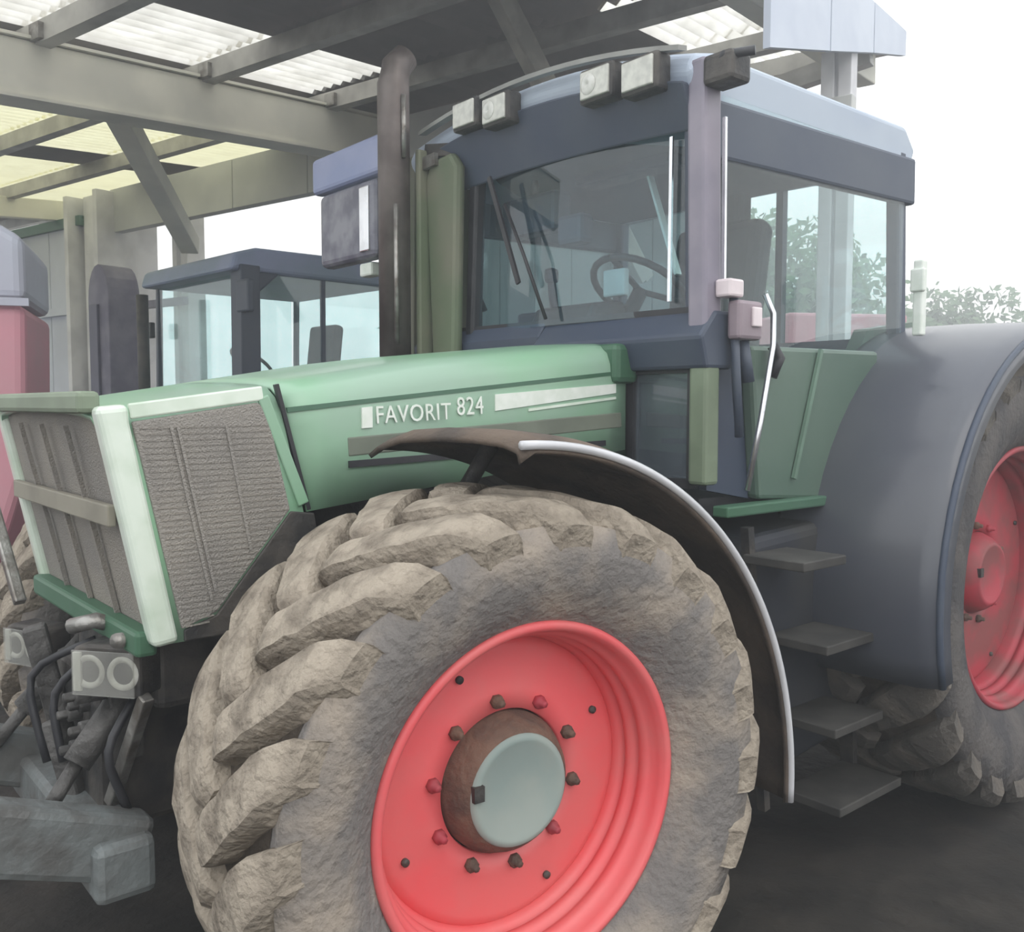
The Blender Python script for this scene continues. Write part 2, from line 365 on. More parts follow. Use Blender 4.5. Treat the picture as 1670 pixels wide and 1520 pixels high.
def wheel(kind, centre, steer, R, w, rr, nl, side, nuts=10, dish=-.13, full=True, red=None):
    """centre: centre of the tyre; side +1 = outer face toward local +Y"""
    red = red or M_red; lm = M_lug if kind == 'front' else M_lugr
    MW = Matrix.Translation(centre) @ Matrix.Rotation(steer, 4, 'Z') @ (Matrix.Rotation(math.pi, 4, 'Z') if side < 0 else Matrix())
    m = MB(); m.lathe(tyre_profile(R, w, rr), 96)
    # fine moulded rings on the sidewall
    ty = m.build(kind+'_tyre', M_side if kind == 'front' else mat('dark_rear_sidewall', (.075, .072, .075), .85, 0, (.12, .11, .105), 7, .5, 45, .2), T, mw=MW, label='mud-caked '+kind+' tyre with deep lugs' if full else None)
    # tread band shows the dusty carcass
    pitch = 2*math.pi/nl
    flip = -1 if side < 0 else 1
    for sgn in (-1, 1):
        vari = [lug_mesh(R, w, sgn, pitch, 10+s+sgn*50, lm) for s in range(4)] if full else [lug_mesh(R, w, sgn, pitch, 3, lm)]
        for k in range(nl):
            a = pitch*(k+(0 if sgn > 0 else .5))
            inst(vari[k % len(vari)], 'lug', None, ty, Matrix.Rotation(-a, 4, 'Y') if flip > 0 else Matrix.Rotation(-a, 4, 'Y') @ Matrix.Rotation(math.pi, 4, 'X') @ Matrix.Rotation(math.pi, 4, 'Y') @ Matrix.Rotation(math.pi, 4, 'Y'))
    tb = MB(); tb.lathe([(-w*.45, R*.965-.043), (-w*.36, R-.061), (-w*.175, R-.055), (0, R-.052), (w*.175, R-.055), (w*.36, R-.061), (w*.45, R*.965-.043)], 96)
    tb.build('tread_band', M_tyre, ty)
    f = rr-.015; o = w*.39
    prof = [(o-.018, rr+.004), (o+.000, rr+.013), (o+.010, rr+.010), (o+.013, rr), (o+.008, rr-.009), (o-.010, rr-.014), (o-.030, rr-.016), (o-.036, rr-.024), (o-.042, rr-.030),
            (o-.060, rr-.030), (o-.066, rr-.022), (o-.072, rr-.022), (o-.078, rr-.034), (o-.086, rr-.040), (o-.100, rr-.040), (o-.104, rr-.032), (o-.110, rr-.032), (o-.116, rr-.044), (o-.13, rr-.05), (o-.17, rr-.052), (o-.40, rr-.05), (o-.41, rr+.01)]
    rm = MB(); rm.lathe(prof, 96); rim = rm.build(kind+'_rim', red, T, mw=MW, label='red painted steel rim')
    dk = o+dish
    dm = MB(); dm.lathe([(dk-.012, rr-.046), (dk, rr-.058), (dk+.004, rr-.075), (dk+.004, rr*.60), (dk+.008, .215), (dk+.008, .168), (dk-.01, .165)], 96)
    disc = dm.build('wheel_disc', red, rim)
    for k in range(4):
        a = math.radians(65+k*90); b = MB(); b.lathe([(0, 0.0001), (0, .009), (.01, .009), (.01, .0001)], 12, c=((rr-.10)*math.cos(a), dk+.002, (rr-.10)*math.sin(a)))
        b.build('disc_bolt', M_dark, rim)
    for k in range(nuts):
        a = 2*math.pi*(k+.3)/nuts; c = (.192*math.cos(a), dk+.003, .192*math.sin(a)); b = MB()
        b.lathe([(0, .0001), (0, .017), (.018, .016), (.02, .009), (.034, .008), (.034, .0001)], 6, c=c)
        b.build('wheel_nut', M_rust if k % 3 else M_redm, rim)
    hb = MB(); hb.lathe([(dk-.05, .164), (dk+.01, .162), (dk+.045, .146), (dk+.058, .136), (dk+.066, .128)], 48)
    hub = hb.build('hub', M_rust if kind == 'front' else M_redm, T, mw=MW, label='rusty brown hub drum' if kind == 'front' else None)
    hf = MB(); hf.lathe([(dk+.064, .1285), (dk+.071, .124), (dk+.073, .112), (dk+.070, .107), (dk+.071, .0001)], 48); hf.build('hub_cap', M_hub if kind == 'front' else M_redm, hub, label='dusty grey-green hub cap' if kind == 'front' else None)
    pl = MB(); pl.box((.112, dk+.072, .02), (.026, .016, .034)); pl.build('hub_plug', M_dark, hub)
    return MW
ST = math.radians(-6)
RC = Vector((-.077, 1.164, .694)); FW = .50
off = FW*.39+.006
cen = RC+Vector((math.sin(ST)*off, -math.cos(ST)*off, 0))
wheel('front', cen, ST, .672, FW, .381, 20, 1)
wheel('front', Vector((-.10, -cen.y, cen.z)), ST, .672, FW, .385, 20, -1, full=False)
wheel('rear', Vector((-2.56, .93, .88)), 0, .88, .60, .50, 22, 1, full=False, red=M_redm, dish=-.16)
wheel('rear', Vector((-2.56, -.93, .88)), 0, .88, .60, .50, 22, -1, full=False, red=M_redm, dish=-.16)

# ---- bonnet
def zt(x):
    P = [(.62, 1.525), (.20, 1.590), (-.28, 1.668), (-1.06, 1.748)]
    for (xa, za), (xb, zb) in zip(P, P[1:]):
        if x >= xb: return za+(zb-za)*(x-xa)/(xb-xa)
    return P[-1][1]
def nose_x(z): return .62-.12*(1.55-z)/.55
def section(x, zb_, zs, hw=.5):
    z = zs
    return [(x, hw, zb_), (x, hw, zb_+(z-zb_)*.5), (x, hw, z-.10), (x, hw-.004, z-.06), (x, hw-.018, z-.025), (x, hw-.05, z-.002), (x, hw-.12, z+.006), (x, .2, z+.014), (x, 0, z+.018),
            (x, -.2, z+.014), (x, -hw+.12, z+.006), (x, -hw+.05, z-.002), (x, -hw+.018, z-.025), (x, -hw+.004, z-.06), (x, -hw, z-.10), (x, -hw, zb_+(z-zb_)*.5), (x, -hw, zb_)]
def bonnet_part(x0, x1, zb0, zb1, n, name, m, label=None, lean=False):
    b = MB(); rows = []
    for i in range(n+1):
        x = x0+(x1-x0)*i/n; zb_ = zb0+(zb1-zb0)*i/n; s = section(x, zb_, zt(x))
        if lean:
            # seam and nose lean: lower points sit further back
            k = 1-i/n
            s = [(px-(0.22*(1.6-pz)*(1 if i == 0 else .27/.9)), py, pz) if False else (px-.22*(1.6-pz), py, pz) for px, py, pz in s]
        rows.append(s)
    b.grid(rows); return b.build(name, m, T, solid=.012, label=label)
fb = bonnet_part(.632, .20, 1.0, 1.0, 8, 'front_bonnet', M_green, 'green front bonnet section with mesh side grille', lean=True)
b = MB(); rows = []
for i in range(15):
    t = i/14; x = .19+(-1.05-.19)*t
    zb_ = 1.28+.12*t; s = section(x, zb_, zt(x))
    s = [(px-.22*(1.6-pz)*(1-t), py, pz) for px, py, pz in s]
    rows.append(s)
b.grid(rows); rb = b.build('rear_bonnet', M_green, T, solid=.012, label='green bonnet side with model lettering')
# crease strips along the rear bonnet side
m = MB(); m.bar((.17, .503, 1.537), (-1.02, .503, 1.655), .008, .012); m.build('crease_line', M_dgreen, rb)
m = MB(); m.bar((.00, .504, 1.44), (-1.03, .504, 1.50), .010, .05); m.build('lower_moulding', mat('moulding', (.17, .19, .15), .7), rb, bevel=.004)
m = MB(); m.bar((.00, .507, 1.395), (-.95, .507, 1.425), .014, .018); m.build('lower_edge_strip', M_black, rb)
# seam
m = MB(); m.bar((.197, .502, 1.60), (.115, .502, 1.285), .014, .010, (1, 0, 0)); m.build('bonnet_seam', M_black, fb)
# side grille and frame
def on_side(x, z, y=.505): return (x, y, z)
g = MB(); g.prism([(.545, 1.512), (.25, 1.555), (.225, 1.54), (.168, 1.29), (.36, 1.06), (.445, 1.03)], 'Y', .499, .512)  # lower edge cut along the shade boundary
gr = g.build('side_grille', M_grille, T, bevel=.004, label='dusty brown-grey mesh side grille')
sk = MB(); sk.prism([(.44, 1.028), (.362, 1.052), (.166, 1.285), (.10, 1.275), (.06, 1.0), (.44, 1.0)], 'Y', .499, .510)  # dark panel shaped to stand for shade on the bonnet side
sk.build('grille_shade_panel', M_dark, T, bevel=.004, label='dark panel painted as the shade below the side grille')
for k, (xa, xb, zb2) in enumerate(((.46, .380, 1.09), (.445, .370, 1.11), (.33, .280, 1.20))):
    m = MB(); m.bar((xa, .514, 1.50), (xb-.005, .514, zb2), .006, .007, (1, 0, 0)); m.build('grille_rib', M_grille, gr)
# fine perforation rows, kept as one piece
m = MB()
for k in range(34):
    z = 1.035+k*.014; xl = (.115+.105*(z-1.02)/.52+.012) if z > 1.29 else .36-(z-1.06)*.82; xr = .445+.10*(z-1.012)/.5-.012
    m.bar((xr, .5125, z), (xl, .5125, z+.004), .002, .004)
m.build('mesh_weave', M_grillef, gr, kind='stuff')
m = MB()
pts = [(.612, 1.545), (.55, 1.555), (.545, 1.515), (.455, 1.01), (.50, 1.0)]
m.prism([(.622, 1.545), (.552, 1.552), (.550, 1.512), (.452, 1.002), (.512, .995)], 'Y', .46, .520)
m.build('corner_post', M_lgreen, T, bevel=.016, seg=3, label='green corner post of the nose with its highlight painted pale')
m = MB(); m.prism([(.622, 1.545), (.552, 1.552), (.550, 1.512), (.452, 1.002), (.512, .995)], 'Y', -.520, -.46)
m.build('corner_post', M_lgreen, T, bevel=.016, seg=3)
m = MB(); m.bar((.55, .507, 1.535), (.235, .507, 1.578), .012, .035); m.build('grille_top_rail', M_lgreen, T, bevel=.004)
m = MB(); m.bar((.235, .507, 1.57), (.13, .507, 1.30), .012, .03, (1, 0, 0)); m.build('grille_rear_rail', M_green, T, bevel=.004)
# nose face
g = MB(); g.prism([(.60, 1.535), (.585, 1.535), (.475, 1.0), (.49, 1.0)], 'Y', -.46, .46)
ng = g.build('nose_grille', M_grillef, T, label='grey-brown mesh nose grille')
for y in (-.23, .0, .23):
    m = MB(); m.bar((.612, y, 1.50), (.502, y, 1.02), .010, .012, (1, 0, 0)); m.build('grille_rib', M_grillef, ng)
m = MB(); m.bar((.578, -.46, 1.30), (.578, .46, 1.30), .02, .05); m.build('nose_cross_rail', mat('tan_rail', (.26, .24, .19), .7), ng, bevel=.004)
m = MB(); m.bar((.622, -.47, 1.555), (.622, .47, 1.555), .05, .05); m.build('nose_top_rail', mat('dusty_green', (.22, .27, .19), .6), T, bevel=.012)
m = MB(); m.bar((.515, -.48, 1.0), (.515, .48, 1.0), .05, .06); m.build('nose_sill', M_dgreen, T, bevel=.01)
m = MB(); m.bar((.60, -.80, 1.30), (.56, -.56, .93), .035, .035, (1, 0, 0)); m.build('side_light_bracket', M_steel, T, bevel=.006)
# lettering
def text_obj(body, size, name, m, parent, M4, ext=.002, sx=1):
    cu = bpy.data.curves.new(name, 'FONT'); cu.body = body; cu.size = size; cu.extrude = ext; cu.space_character = 1.08; cu.resolution_u = 3
    tmp = bpy.data.objects.new('tmp', cu); COL.objects.link(tmp)
    bpy.context.view_layer.update(); me = bpy.data.meshes.new_from_object(tmp.evaluated_get(bpy.context.evaluated_depsgraph_get()))
    bpy.data.objects.remove(tmp); me.name = name; me.materials.clear(); me.materials.append(m)
    o = bpy.data.objects.new(name, me); COL.objects.link(o); o.parent = parent; o.matrix_local = M4; return o
slope = math.atan(.079/.96)
def side_matrix(x, z, sx=1.0, sz=1.0):
    # text x axis -> tractor -X (reads left to right seen from +Y), text y -> Z, text z -> +Y
    ex = Vector((-math.cos(slope), 0, math.sin(slope)))*sx; ey = Vector((math.sin(slope)*.0, 0, 1))*sz; ez = Vector((0, 1, 0))
    M4 = Matrix((ex, ey, ez)).transposed().to_4x4(); M4.translation = Vector((x, .5085, z)); return M4
text_obj('FAVORIT', .058, 'lettering', M_white, rb, side_matrix(-.082, 1.500, .98, 1.15))
text_obj('824', .070, 'lettering', M_white, rb, side_matrix(-.350, 1.520, .86, 1.05))
m = MB(); m.prism([(-.04, 1.488), (-.072, 1.490), (-.072, 1.545), (-.040, 1.542)], 'Y', .505, .511); m.build('badge', M_white, rb)
m = MB(); m.prism([(-.49, 1.532), (-1.00, 1.588), (-1.00, 1.618), (-.49, 1.580)], 'Y', .505, .510); m.build('stripe', M_white, rb)
m = MB(); m.prism([(-.62, 1.530), (-1.00, 1.568), (-1.00, 1.576), (-.62, 1.538)], 'Y', .505, .510); m.build('stripe', M_lgreen, rb)

# ---- chassis, engine, front axle, linkage
m = MB(); m.box((-.6, 0, .78), (2.2, .34, .40)); m.box((-1.9, 0, .85), (1.6, .5, .6)); m.build('transmission_housing', M_dark, T, bevel=.03)
m = MB(); m.box((-.25, 0, 1.17), (1.3, .46, .50)); m.box((-.2, .25, 1.22), (.9, .08, .16)); m.tube([(.2, .24, 1.05), (-.7, .24, 1.05)], .05)
m.tube([(-.1, .28, 1.35), (-.5, .30, 1.32), (-.8, .30, 1.2)], .035); m.build('engine', M_dark, T, bevel=.01)
m = MB(); m.box((.35, 0, .92), (.22, .74, .24)); m.box((.40, 0, .66), (.30, .42, .40)); m.build('front_bolster', M_dark, T, bevel=.02)
m = MB(); m.tube([(-.08, -.72, .69), (-.08, -.3, .66), (-.08, .3, .66), (-.08, .72, .69)], [.09, .07, .07, .09], 14); m.box((-.08, 0, .66), (.26, .34, .30)); m.build('front_axle', M_dark, T)
m = MB(); m.box((-.08, .72, .69), (.2, .10, .34)); m.box((-.08, -.72, .69), (.2, .10, .34)); m.build('steering_knuckle', M_iron, T, bevel=.02)
m = MB(); m.tube([(-2.55, -.8, .9), (-2.55, .8, .9)], .13, 16); m.build('rear_axle', M_dark, T)
# headlamps
for (y, z) in ((.33, .915), (-.46, .815)):
    LM = Matrix.Translation((.545, y, z)) @ Matrix.Rotation(math.radians(38 if y > 0 else 24), 4, 'Z')
    m = MB(); m.prism([(-.09, -.06), (.09, -.06), (.09, .055), (.065, .065), (-.065, .065), (-.09, .055)], 'X', -.06, .03)
    h = m.build('headlamp', M_dark, T, bevel=.008, mw=LM)
    for dy, r in ((-.045, .036), (.045, .036)):
        q = MB(); q.lathe([(.030, r*1.15), (.038, r*1.05), (.032, r*.8), (.018, r*.35), (.016, .0001)], 20, 'X', c=(0, dy, 0)); q.build('reflector', M_lens, h)
    q = MB(); q.box((.034, -.074, 0), (.008, .022, .095)); q.build('side_reflector', M_lens, h, bevel=.002)
    q = MB(); q.box((.043, 0, 0), (.004, .165, .108)); q.build('lens', MATS.get('lamp_glass') or glass_mat('lamp_glass', (.92, .92, .9), .12, .08, .12, (.8, .8, .76)), h, bevel=.001)
m = MB(); m.tube([(.45, .30, .96), (.50, .36, .99), (.56, .40, 1.0)], .018); m.tube([(.45, .2, .97), (.56, .24, 1.02), (.60, .18, 1.0)], .02); m.build('lamp_bracket', M_steel, T)
# front linkage
m = MB(); m.bar((.50, .35, .47), (.92, .35, .63), .10, .16); m.build('lift_arm', mat('grey_arm', (.20, .22, .22), .6, .2, (.13, .13, .125), 8, .3), T, bevel=.02, label='grey lower lift arm')
m = MB(); m.bar((.50, -.35, .47), (.92, -.35, .63), .10, .16); m.build('lift_arm', MATS['grey_arm'], T, bevel=.02)
m = MB(); m.bar((.56, -.42, .46), (.56, .44, .46), .14, .14); m.build('cross_shaft', MATS['grey_arm'], T, bevel=.02)
for y in (.22, -.22):
    m = MB(); m.tube([(.44, y, .88), (.62, y*1.2, .68)], .035, 12); m.tube([(.62, y*1.2, .68), (.70, y*1.3, .58)], .018, 10)
    m.tube([(.42, y, .88), (.46, y, .88)], .05, 12); m.build('lift_cylinder', M_iron, T)
for k, (a, bb, c) in enumerate((((.50, .10, .92), (.62, .02, .80), (.60, .06, .62)), ((.50, .02, .92), (.66, -.08, .84), (.62, -.02, .60)), ((.48, .30, .84), (.58, .34, .72), (.52, .32, .56)))):
    m = MB()
    pts = [Vector(a).lerp(Vector(bb), t/4) for t in range(4)]+[Vector(bb).lerp(Vector(c), t/4) for t in range(5)]
    for _ in range(2): pts = [pts[0]]+[(pts[i-1]+pts[i]*2+pts[i+1])/4 for i in range(1, len(pts)-1)]+[pts[-1]]
    m.tube(pts, .011, 8); m.build('hydraulic_hose', M_black, T)
m = MB(); m.bar((.54, .26, .56), (.50, .42, .86), .03, .03); m.build('link_rod', M_steel, T, bevel=.004)
m = MB()
for k, (y, z) in enumerate(((.12, .78), (.05, .74), (.20, .74), (.15, .68), (.24, .84))):
    m.tube([(.5, y, z), (.575+.01*k, y, z)], .022, 10); m.tube([(.57, y, z), (.60+.01*k, y, z)], .013, 8)
m.box((.5, .14, .76), (.08, .26, .20)); m.build('hydraulic_block', M_iron, T, bevel=.006)
m = MB(); m.bar((.55, -.1, .60), (.62, -.12, .95), .05, .06); m.bar((.56, .05, .50), (.60, .0, .72), .07, .05); m.build('top_link', M_iron, T, bevel=.01)

# ---- front fender (left and right)
for s in (1, -1):
    rows = []; C0 = (0, .512); R0 = .985
    for i in range(41):
        a = math.radians(91-94*i/40); r = []
        for (y, dr) in ((.64, -.055), (.68, -.035), (.78, -.012), (.92, -.004), (1.06, -.004), (1.16, -.010), (1.205, -.022), (1.215, -.045)):
            rr_ = R0+dr-(.02 if i == 0 else 0)
            r.append((C0[0]+rr_*math.cos(a), s*y, C0[1]+rr_*math.sin(a)) if False else (C0[0]-rr_*math.cos(a), s*y, C0[1]+rr_*math.sin(a)))
        rows.append(r)
    m = MB(); m.grid(rows); fd = m.build('front_fender', M_mud, T, solid=.012, label='muddy dark front mudguard' if s > 0 else None)
    m = MB()
    pts = [(C0[0]-(R0-.028)*math.cos(math.radians(91-94*i/40)), s*1.219, C0[1]+(R0-.028)*math.sin(math.radians(91-94*i/40))) for i in range(41)]
    m.tube(pts, .010, 8); m.build('fender_lip', M_liplight, fd, label='fender edge with its sky highlight painted pale')
    m = MB(); m.tube([(-.2, s*.62, .70), (-.62, s*.66, .85), (-.80, s*.78, 1.02)], .025); m.tube([(-.12, s*.64, .9), (-.18, s*.72, 1.28), (-.2, s*.85, 1.45)], .022)
    m.build('fender_stay', M_dark, fd)

# ---- cab
XF, XR = -1.12, -2.35
ZL, ZTOP = 1.20, 2.50
cabf = MB()
def post(a, b, w, d, name, m, label=None, bev=.012):
    q = MB(); q.bar(a, b, w, d, (0, 1, 0)); return q.build(name, m, T, bevel=bev, label=label)
M_apil = mat('mauve_grey_pillar', (.22, .20, .25), .45, 0, (.28, .25, .30), 5)
post((XF+.03, .80, 1.70), (XF+.02, .775, 2.60), .085, .07, 'windscreen_pillar', M_apil, 'mauve-grey left windscreen pillar')
post((XF+.00, .74, 1.70), (XF+.00, .72, 2.60), .05, .05, 'windscreen_edge', M_navy)
post((XF+.03, .80, 1.30), (XF+.03, .80, 1.70), .07, .07, 'lower_pillar', mat('post_green', (.19, .24, .16), .5), 'green lower door post')
post((XF+.01, -.405, 1.70), (XF+.0, -.37, 2.60), .055, .05, 'windscreen_pillar', M_black)
post((XF-.02, -.60, 1.70), (XF-.02, -.60, 2.60), .34, .03, 'pillar_panel', M_olive)
post((XF+.03, -.80, 1.30), (XF+.03, -.77, 2.62), .07, .07, 'windscreen_pillar', M_olive)
post((XR, .76, 1.75), (XR, .74, 2.55), .06, .06, 'rear_pillar', M_navy)
post((XR, -.76, 1.75), (XR, -.74, 2.55), .06, .06, 'rear_pillar', M_navy)
q = MB(); q.bar((-1.118, .846, 1.93), (-1.118, .842, 2.42), .010, .012, (0, 1, 0)); q.build('door_edge_strip', M_chrome, T)
# roof, crowned across its width
def crown(y): return .085-.150*(y+.05)**2
def crowned(prof, y0, y1, n=14):
    q = MB(); rows = [[(x, y0+(y1-y0)*i/n, z+crown(y0+(y1-y0)*i/n)*wt) for x, z, wt in prof] for i in range(n+1)]
    k = len(prof); q.v = [p for r in rows for p in r]
    for i in range(n):
        for j in range(k): q.f.append((i*k+j, i*k+(j+1) % k, (i+1)*k+(j+1) % k, (i+1)*k+j)); q.sm.append(False)
    q.f.append(tuple(range(k))); q.f.append(tuple(n*k+j for j in range(k))[::-1]); q.sm += [False, False]; return q
q = crowned([(XF+.06, 2.53, 1), (XF+.08, 2.58, 1), (XF+.05, 2.635, 1), (XF-.06, 2.66, 1), (XR-.02, 2.66, 1), (XR-.10, 2.58, 1), (XR-.06, 2.48, .2), (XF+.0, 2.46, .2)], -.76, .77)
roof = q.build('cab_roof', M_roofpaint, T, bevel=.02, seg=3, label='blue-grey crowned cab roof, coloured pale for the glare')
q = crowned([(XF+.095, 2.545, 1), (XF+.055, 2.545, 1), (XF-.0, 2.42, .3), (XF+.03, 2.40, .3)], -.64, .75)
q.build('roof_visor', M_navy, T, bevel=.008)
q = crowned([(XF+.125, 2.642, 1), (XF+.085, 2.648, 1), (XF+.085, 2.632, 1), (XF+.125, 2.626, 1)], -.62, .76); q.build('roof_edge_strip', mat('roof_strip', (.30, .30, .28), .5), T)
for s_ in (1, -1):
    m = MB(); m.bar((XF+.02, s_*.775, 2.40), (XR-.05, s_*.775, 2.43), .05, .18); m.build('side_roof_rail', M_navy, T, bevel=.012)
for (y, z, lit) in ((-.286, 2.668, 0), (-.10, 2.642, 1), (.425, 2.600, 1), (.612, 2.578, 0)):
    m = MB(); m.box((XF+.105, y, z), (.07, .155, .115)); h = m.build('work_lamp', M_dark, T, bevel=.012)
    m = MB(); m.box((XF+.143, y, z), (.012, .128, .09)); m.build('lamp_lens', mat('work_lens', (.62, .62, .56), .2, .1, (.48, .48, .44), 30), h, bevel=.004)
    if lit:  # these lamps get a white disc painted as a specular glint
        m = MB(); m.lathe([(XF+.149, .0001), (XF+.160, .016), (XF+.150, .034)], 16, 'X', c=(0, y-.025, z)); m.build('lens_glint', M_lens, h)
m = MB(); m.bar((XF+.10, -.60, 2.60), (XF+.04, -.30, 2.56), .02, .05); m.build('lamp_rail', M_dark, T)
# cowl and low front
m = MB(); m.prism([(XF+.07, 1.66), (XF+.10, 1.76), (XF+.03, 1.84), (XF-.06, 1.84), (XF-.06, 1.66)], 'Y', .06, .84); m.prism([(XF+.05, 1.66), (XF+.06, 1.80), (XF+.02, 1.86), (XF-.06, 1.86), (XF-.06, 1.66)], 'Y', -.84, .06)
m.build('windscreen_cowl', M_navy, T, bevel=.012, label='dark blue-grey cowl below the windscreen')
m = MB(); m.box((XF+.085, .40, 1.69), (.09, .16, .12)); m.build('bonnet_gap_box', M_black, T, bevel=.02)  # black box put in for the dark gap at the bonnet end
def frame_rect(x, y0, y1, z0, z1, w, t, name, mm):
    q = MB(); q.bar((x, y0, z0), (x, y0, z1), t, w, (0, 1, 0)); q.bar((x, y1, z0), (x, y1, z1), t, w, (0, 1, 0)); q.bar((x, y0, z0), (x, y1, z0), t, w); q.bar((x, y0, z1), (x, y1, z1), t, w); return q.build(name, mm, T)
lw = frame_rect(XF+.03, .50, .76, 1.30, 1.665, .03, .03, 'lower_window_frame', M_black)
m = MB(); m.box((XF+.025, .63, 1.48), (.008, .24, .36)); m.build('lower_window', glass_mat('low_glass', (.5, .56, .6), .14, .05, .22, (.28, .33, .38)), T)
m = MB(); m.box((XF-.01, -.2, 1.44), (.05, 1.32, .48)); m.build('firewall', M_dgreen, T)
m = MB(); m.prism([(XF+.0, 1.70), (XF-.0, 1.20), (XR, 1.20), (XR, 1.70), (XR+.05, 1.72), (XR, 1.25)], 'Y', -.74, .0)
# windscreen (slightly bowed)
rows = []
for i in range(13):
    y = -.39+(.72+.39)*i/12; bow = .040*(1-(2*(y-.165)/1.11)**2); r = []
    for k in range(5):
        z = 1.84+(2.56-1.84)*k/4; r.append((XF+.0+bow-.02*k/4, y, z))
    rows.append(r)
m = MB(); m.grid(rows); m.build('windscreen', M_glass, T, label='slightly bowed grey-blue windscreen')
m = MB(); m.bar((XF+.01, -.60, 1.85), (XF+.01, .74, 1.84), .03, .035); m.build('windscreen_seal', M_black, T)
# wiper
m = MB(); m.tube([(XF+.08, .12, 1.86), (XF+.10, .02, 2.1), (XF+.09, -.10, 2.30)], .007, 6); m.bar((XF+.09, -.02, 2.0), (XF+.085, -.20, 2.42), .01, .02); m.build('wiper', M_black, T)
# doors: glass, with slim frame
m = MB(); m.box(((XF-.03+XR)/2, .79, 2.12), (XR-XF-.03 if False else abs(XR-XF)-.08, .006, .78)); m.build('door_glass', M_glassd, T)
m = MB(); m.box(((XF-.03+XR)/2, -.79, 2.12), (abs(XR-XF)-.08, .006, .78)); m.build('door_glass', M_glassd, T)
m = MB(); m.box((XR, 0, 2.15), (.006, 1.44, .72)); m.build('rear_glass', M_glassd, T)
m = MB(); m.bar((XR, -.74, 1.78), (XR, .74, 1.78), .05, .08); m.bar((XR, -.74, 2.53), (XR, .74, 2.53), .05, .06)
for y in (-.25, .22): m.bar((XR, y, 1.78), (XR, y, 2.53), .035, .035, (0, 1, 0))
m.build('rear_window_frame', M_navy, T)
# door lower panel
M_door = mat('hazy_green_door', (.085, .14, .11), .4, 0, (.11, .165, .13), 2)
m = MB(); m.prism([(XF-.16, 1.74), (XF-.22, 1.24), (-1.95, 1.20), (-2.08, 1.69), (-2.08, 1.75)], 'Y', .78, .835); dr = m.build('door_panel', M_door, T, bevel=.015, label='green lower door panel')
m = MB(); m.bar((XF-.55, .845, 1.74), (XF-.40, .845, 1.30), .012, .016, (1, 0, 0)); m.build('door_crease', mat('crease_green', (.16, .25, .19), .4), dr)
m = MB(); m.prism([(XF+.0, 1.74), (XF+.0, 1.28), (XF-.22, 1.24), (XF-.16, 1.74)], 'Y', .76, .79); m.build('door_front_panel', M_navy, T)
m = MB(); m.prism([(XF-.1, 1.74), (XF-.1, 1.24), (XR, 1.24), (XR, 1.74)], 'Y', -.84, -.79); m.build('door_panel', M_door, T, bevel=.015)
m = MB(); m.box((-1.55, .84, 1.215), (.85, .06, .035)); m.build('door_sill', M_dgreen, T, bevel=.006)
m = MB(); m.box(((XF+XR)/2, 0, 1.22), (abs(XR-XF), 1.52, .06)); m.build('cab_floor', M_black, T)
m = MB(); m.box((XR+.02, 0, 1.50), (.06, 1.5, .56)); m.build('cab_rear_panel', M_trim, T)
# grab rail and lamp cluster
m = MB(); m.tube([(-1.30, .87, 1.90), (-1.325, .885, 1.84), (-1.32, .89, 1.74), (-1.26, .89, 1.50), (-1.21, .88, 1.28)], .0095, 8); m.build('grab_rail', M_chrome, T, label='bright bent grab rail')
m = MB(); m.box((-1.13, .86, 1.905), (.07, .06, .055)); lc = m.build('marker_lamp', M_amber, T, bevel=.008, label='whitish marker lamp on the pillar foot')
m = MB(); m.box((-1.19, .875, 1.81), (.12, .05, .12)); m.build('indicator_housing', mat('pinkish_housing', (.30, .24, .27), .5), T, bevel=.012)
m = MB(); m.box((-1.21, .904, 1.82), (.045, .012, .06)); m.build('indicator_lens', M_amber, T, bevel=.004)
m = MB(); m.tube([(-1.15, .86, 1.88), (-1.16, .87, 1.6), (-1.19, .86, 1.45)], .014, 8); m.tube([(-1.2, .86, 1.75), (-1.22, .87, 1.62)], .02, 8); m.build('indicator_stalk', M_navy, T)
m = MB(); m.tube([(-1.36, .86, 1.74), (-1.38, .875, 1.70), (-1.36, .86, 1.64)], .018, 8); m.build('door_handle', M_black, T)
# interior
m = MB(); m.bar((-1.36, .33, 2.375), (-1.36, .465, 2.01), .010, .030, (1, 0, 0)); m.build('strut_stand_in', M_white, T, label='white slanting bar added in the cab for the strut behind')  # added bar, stands in for the roof strut seen through the glass
m = MB(); m.bar((XF+.03, .655, 1.88), (XF+.02, .650, 2.40), .008, .012, (0, 1, 0)); m.build('edge_highlight_strip', M_chrome, T)  # bright strip painted as the highlight along the pillar edge
m = MB(); m.box((-1.035, .455, 1.685), (.11, .15, .13)); m.build('bonnet_gap_block', M_dgreen, T, bevel=.02)  # dark block added for the gap at the bonnet end
m = MB(); m.box((-1.95, -.02, 1.72), (.50, .50, .14)); m.build('seat', M_seat, T, bevel=.05, seg=3)
m = MB(); m.bar((-2.16, -.02, 1.76), (-2.26, -.02, 2.36), .48, .13, (1, 0, 0)); m.build('seat_backrest', M_seat, T, bevel=.05, seg=3)
m = MB(); m.box((-2.24, -.02, 2.43), (.10, .28, .18)); m.build('headrest', M_seat, T, bevel=.04, seg=3)
m = MB(); m.box((-1.95, -.02, 1.45), (.34, .34, .40)); m.build('seat_base', M_black, T, bevel=.02)
m = MB(); m.bar((-1.26, .0, 1.25), (-1.40, .0, 1.86), .20, .16, (1, 0, 0)); m.prism([(-1.20, 1.84), (-1.24, 1.93), (-1.40, 1.95), (-1.46, 1.86)], 'Y', -.17, .17); m.build('steering_console', M_black, T, bevel=.02)
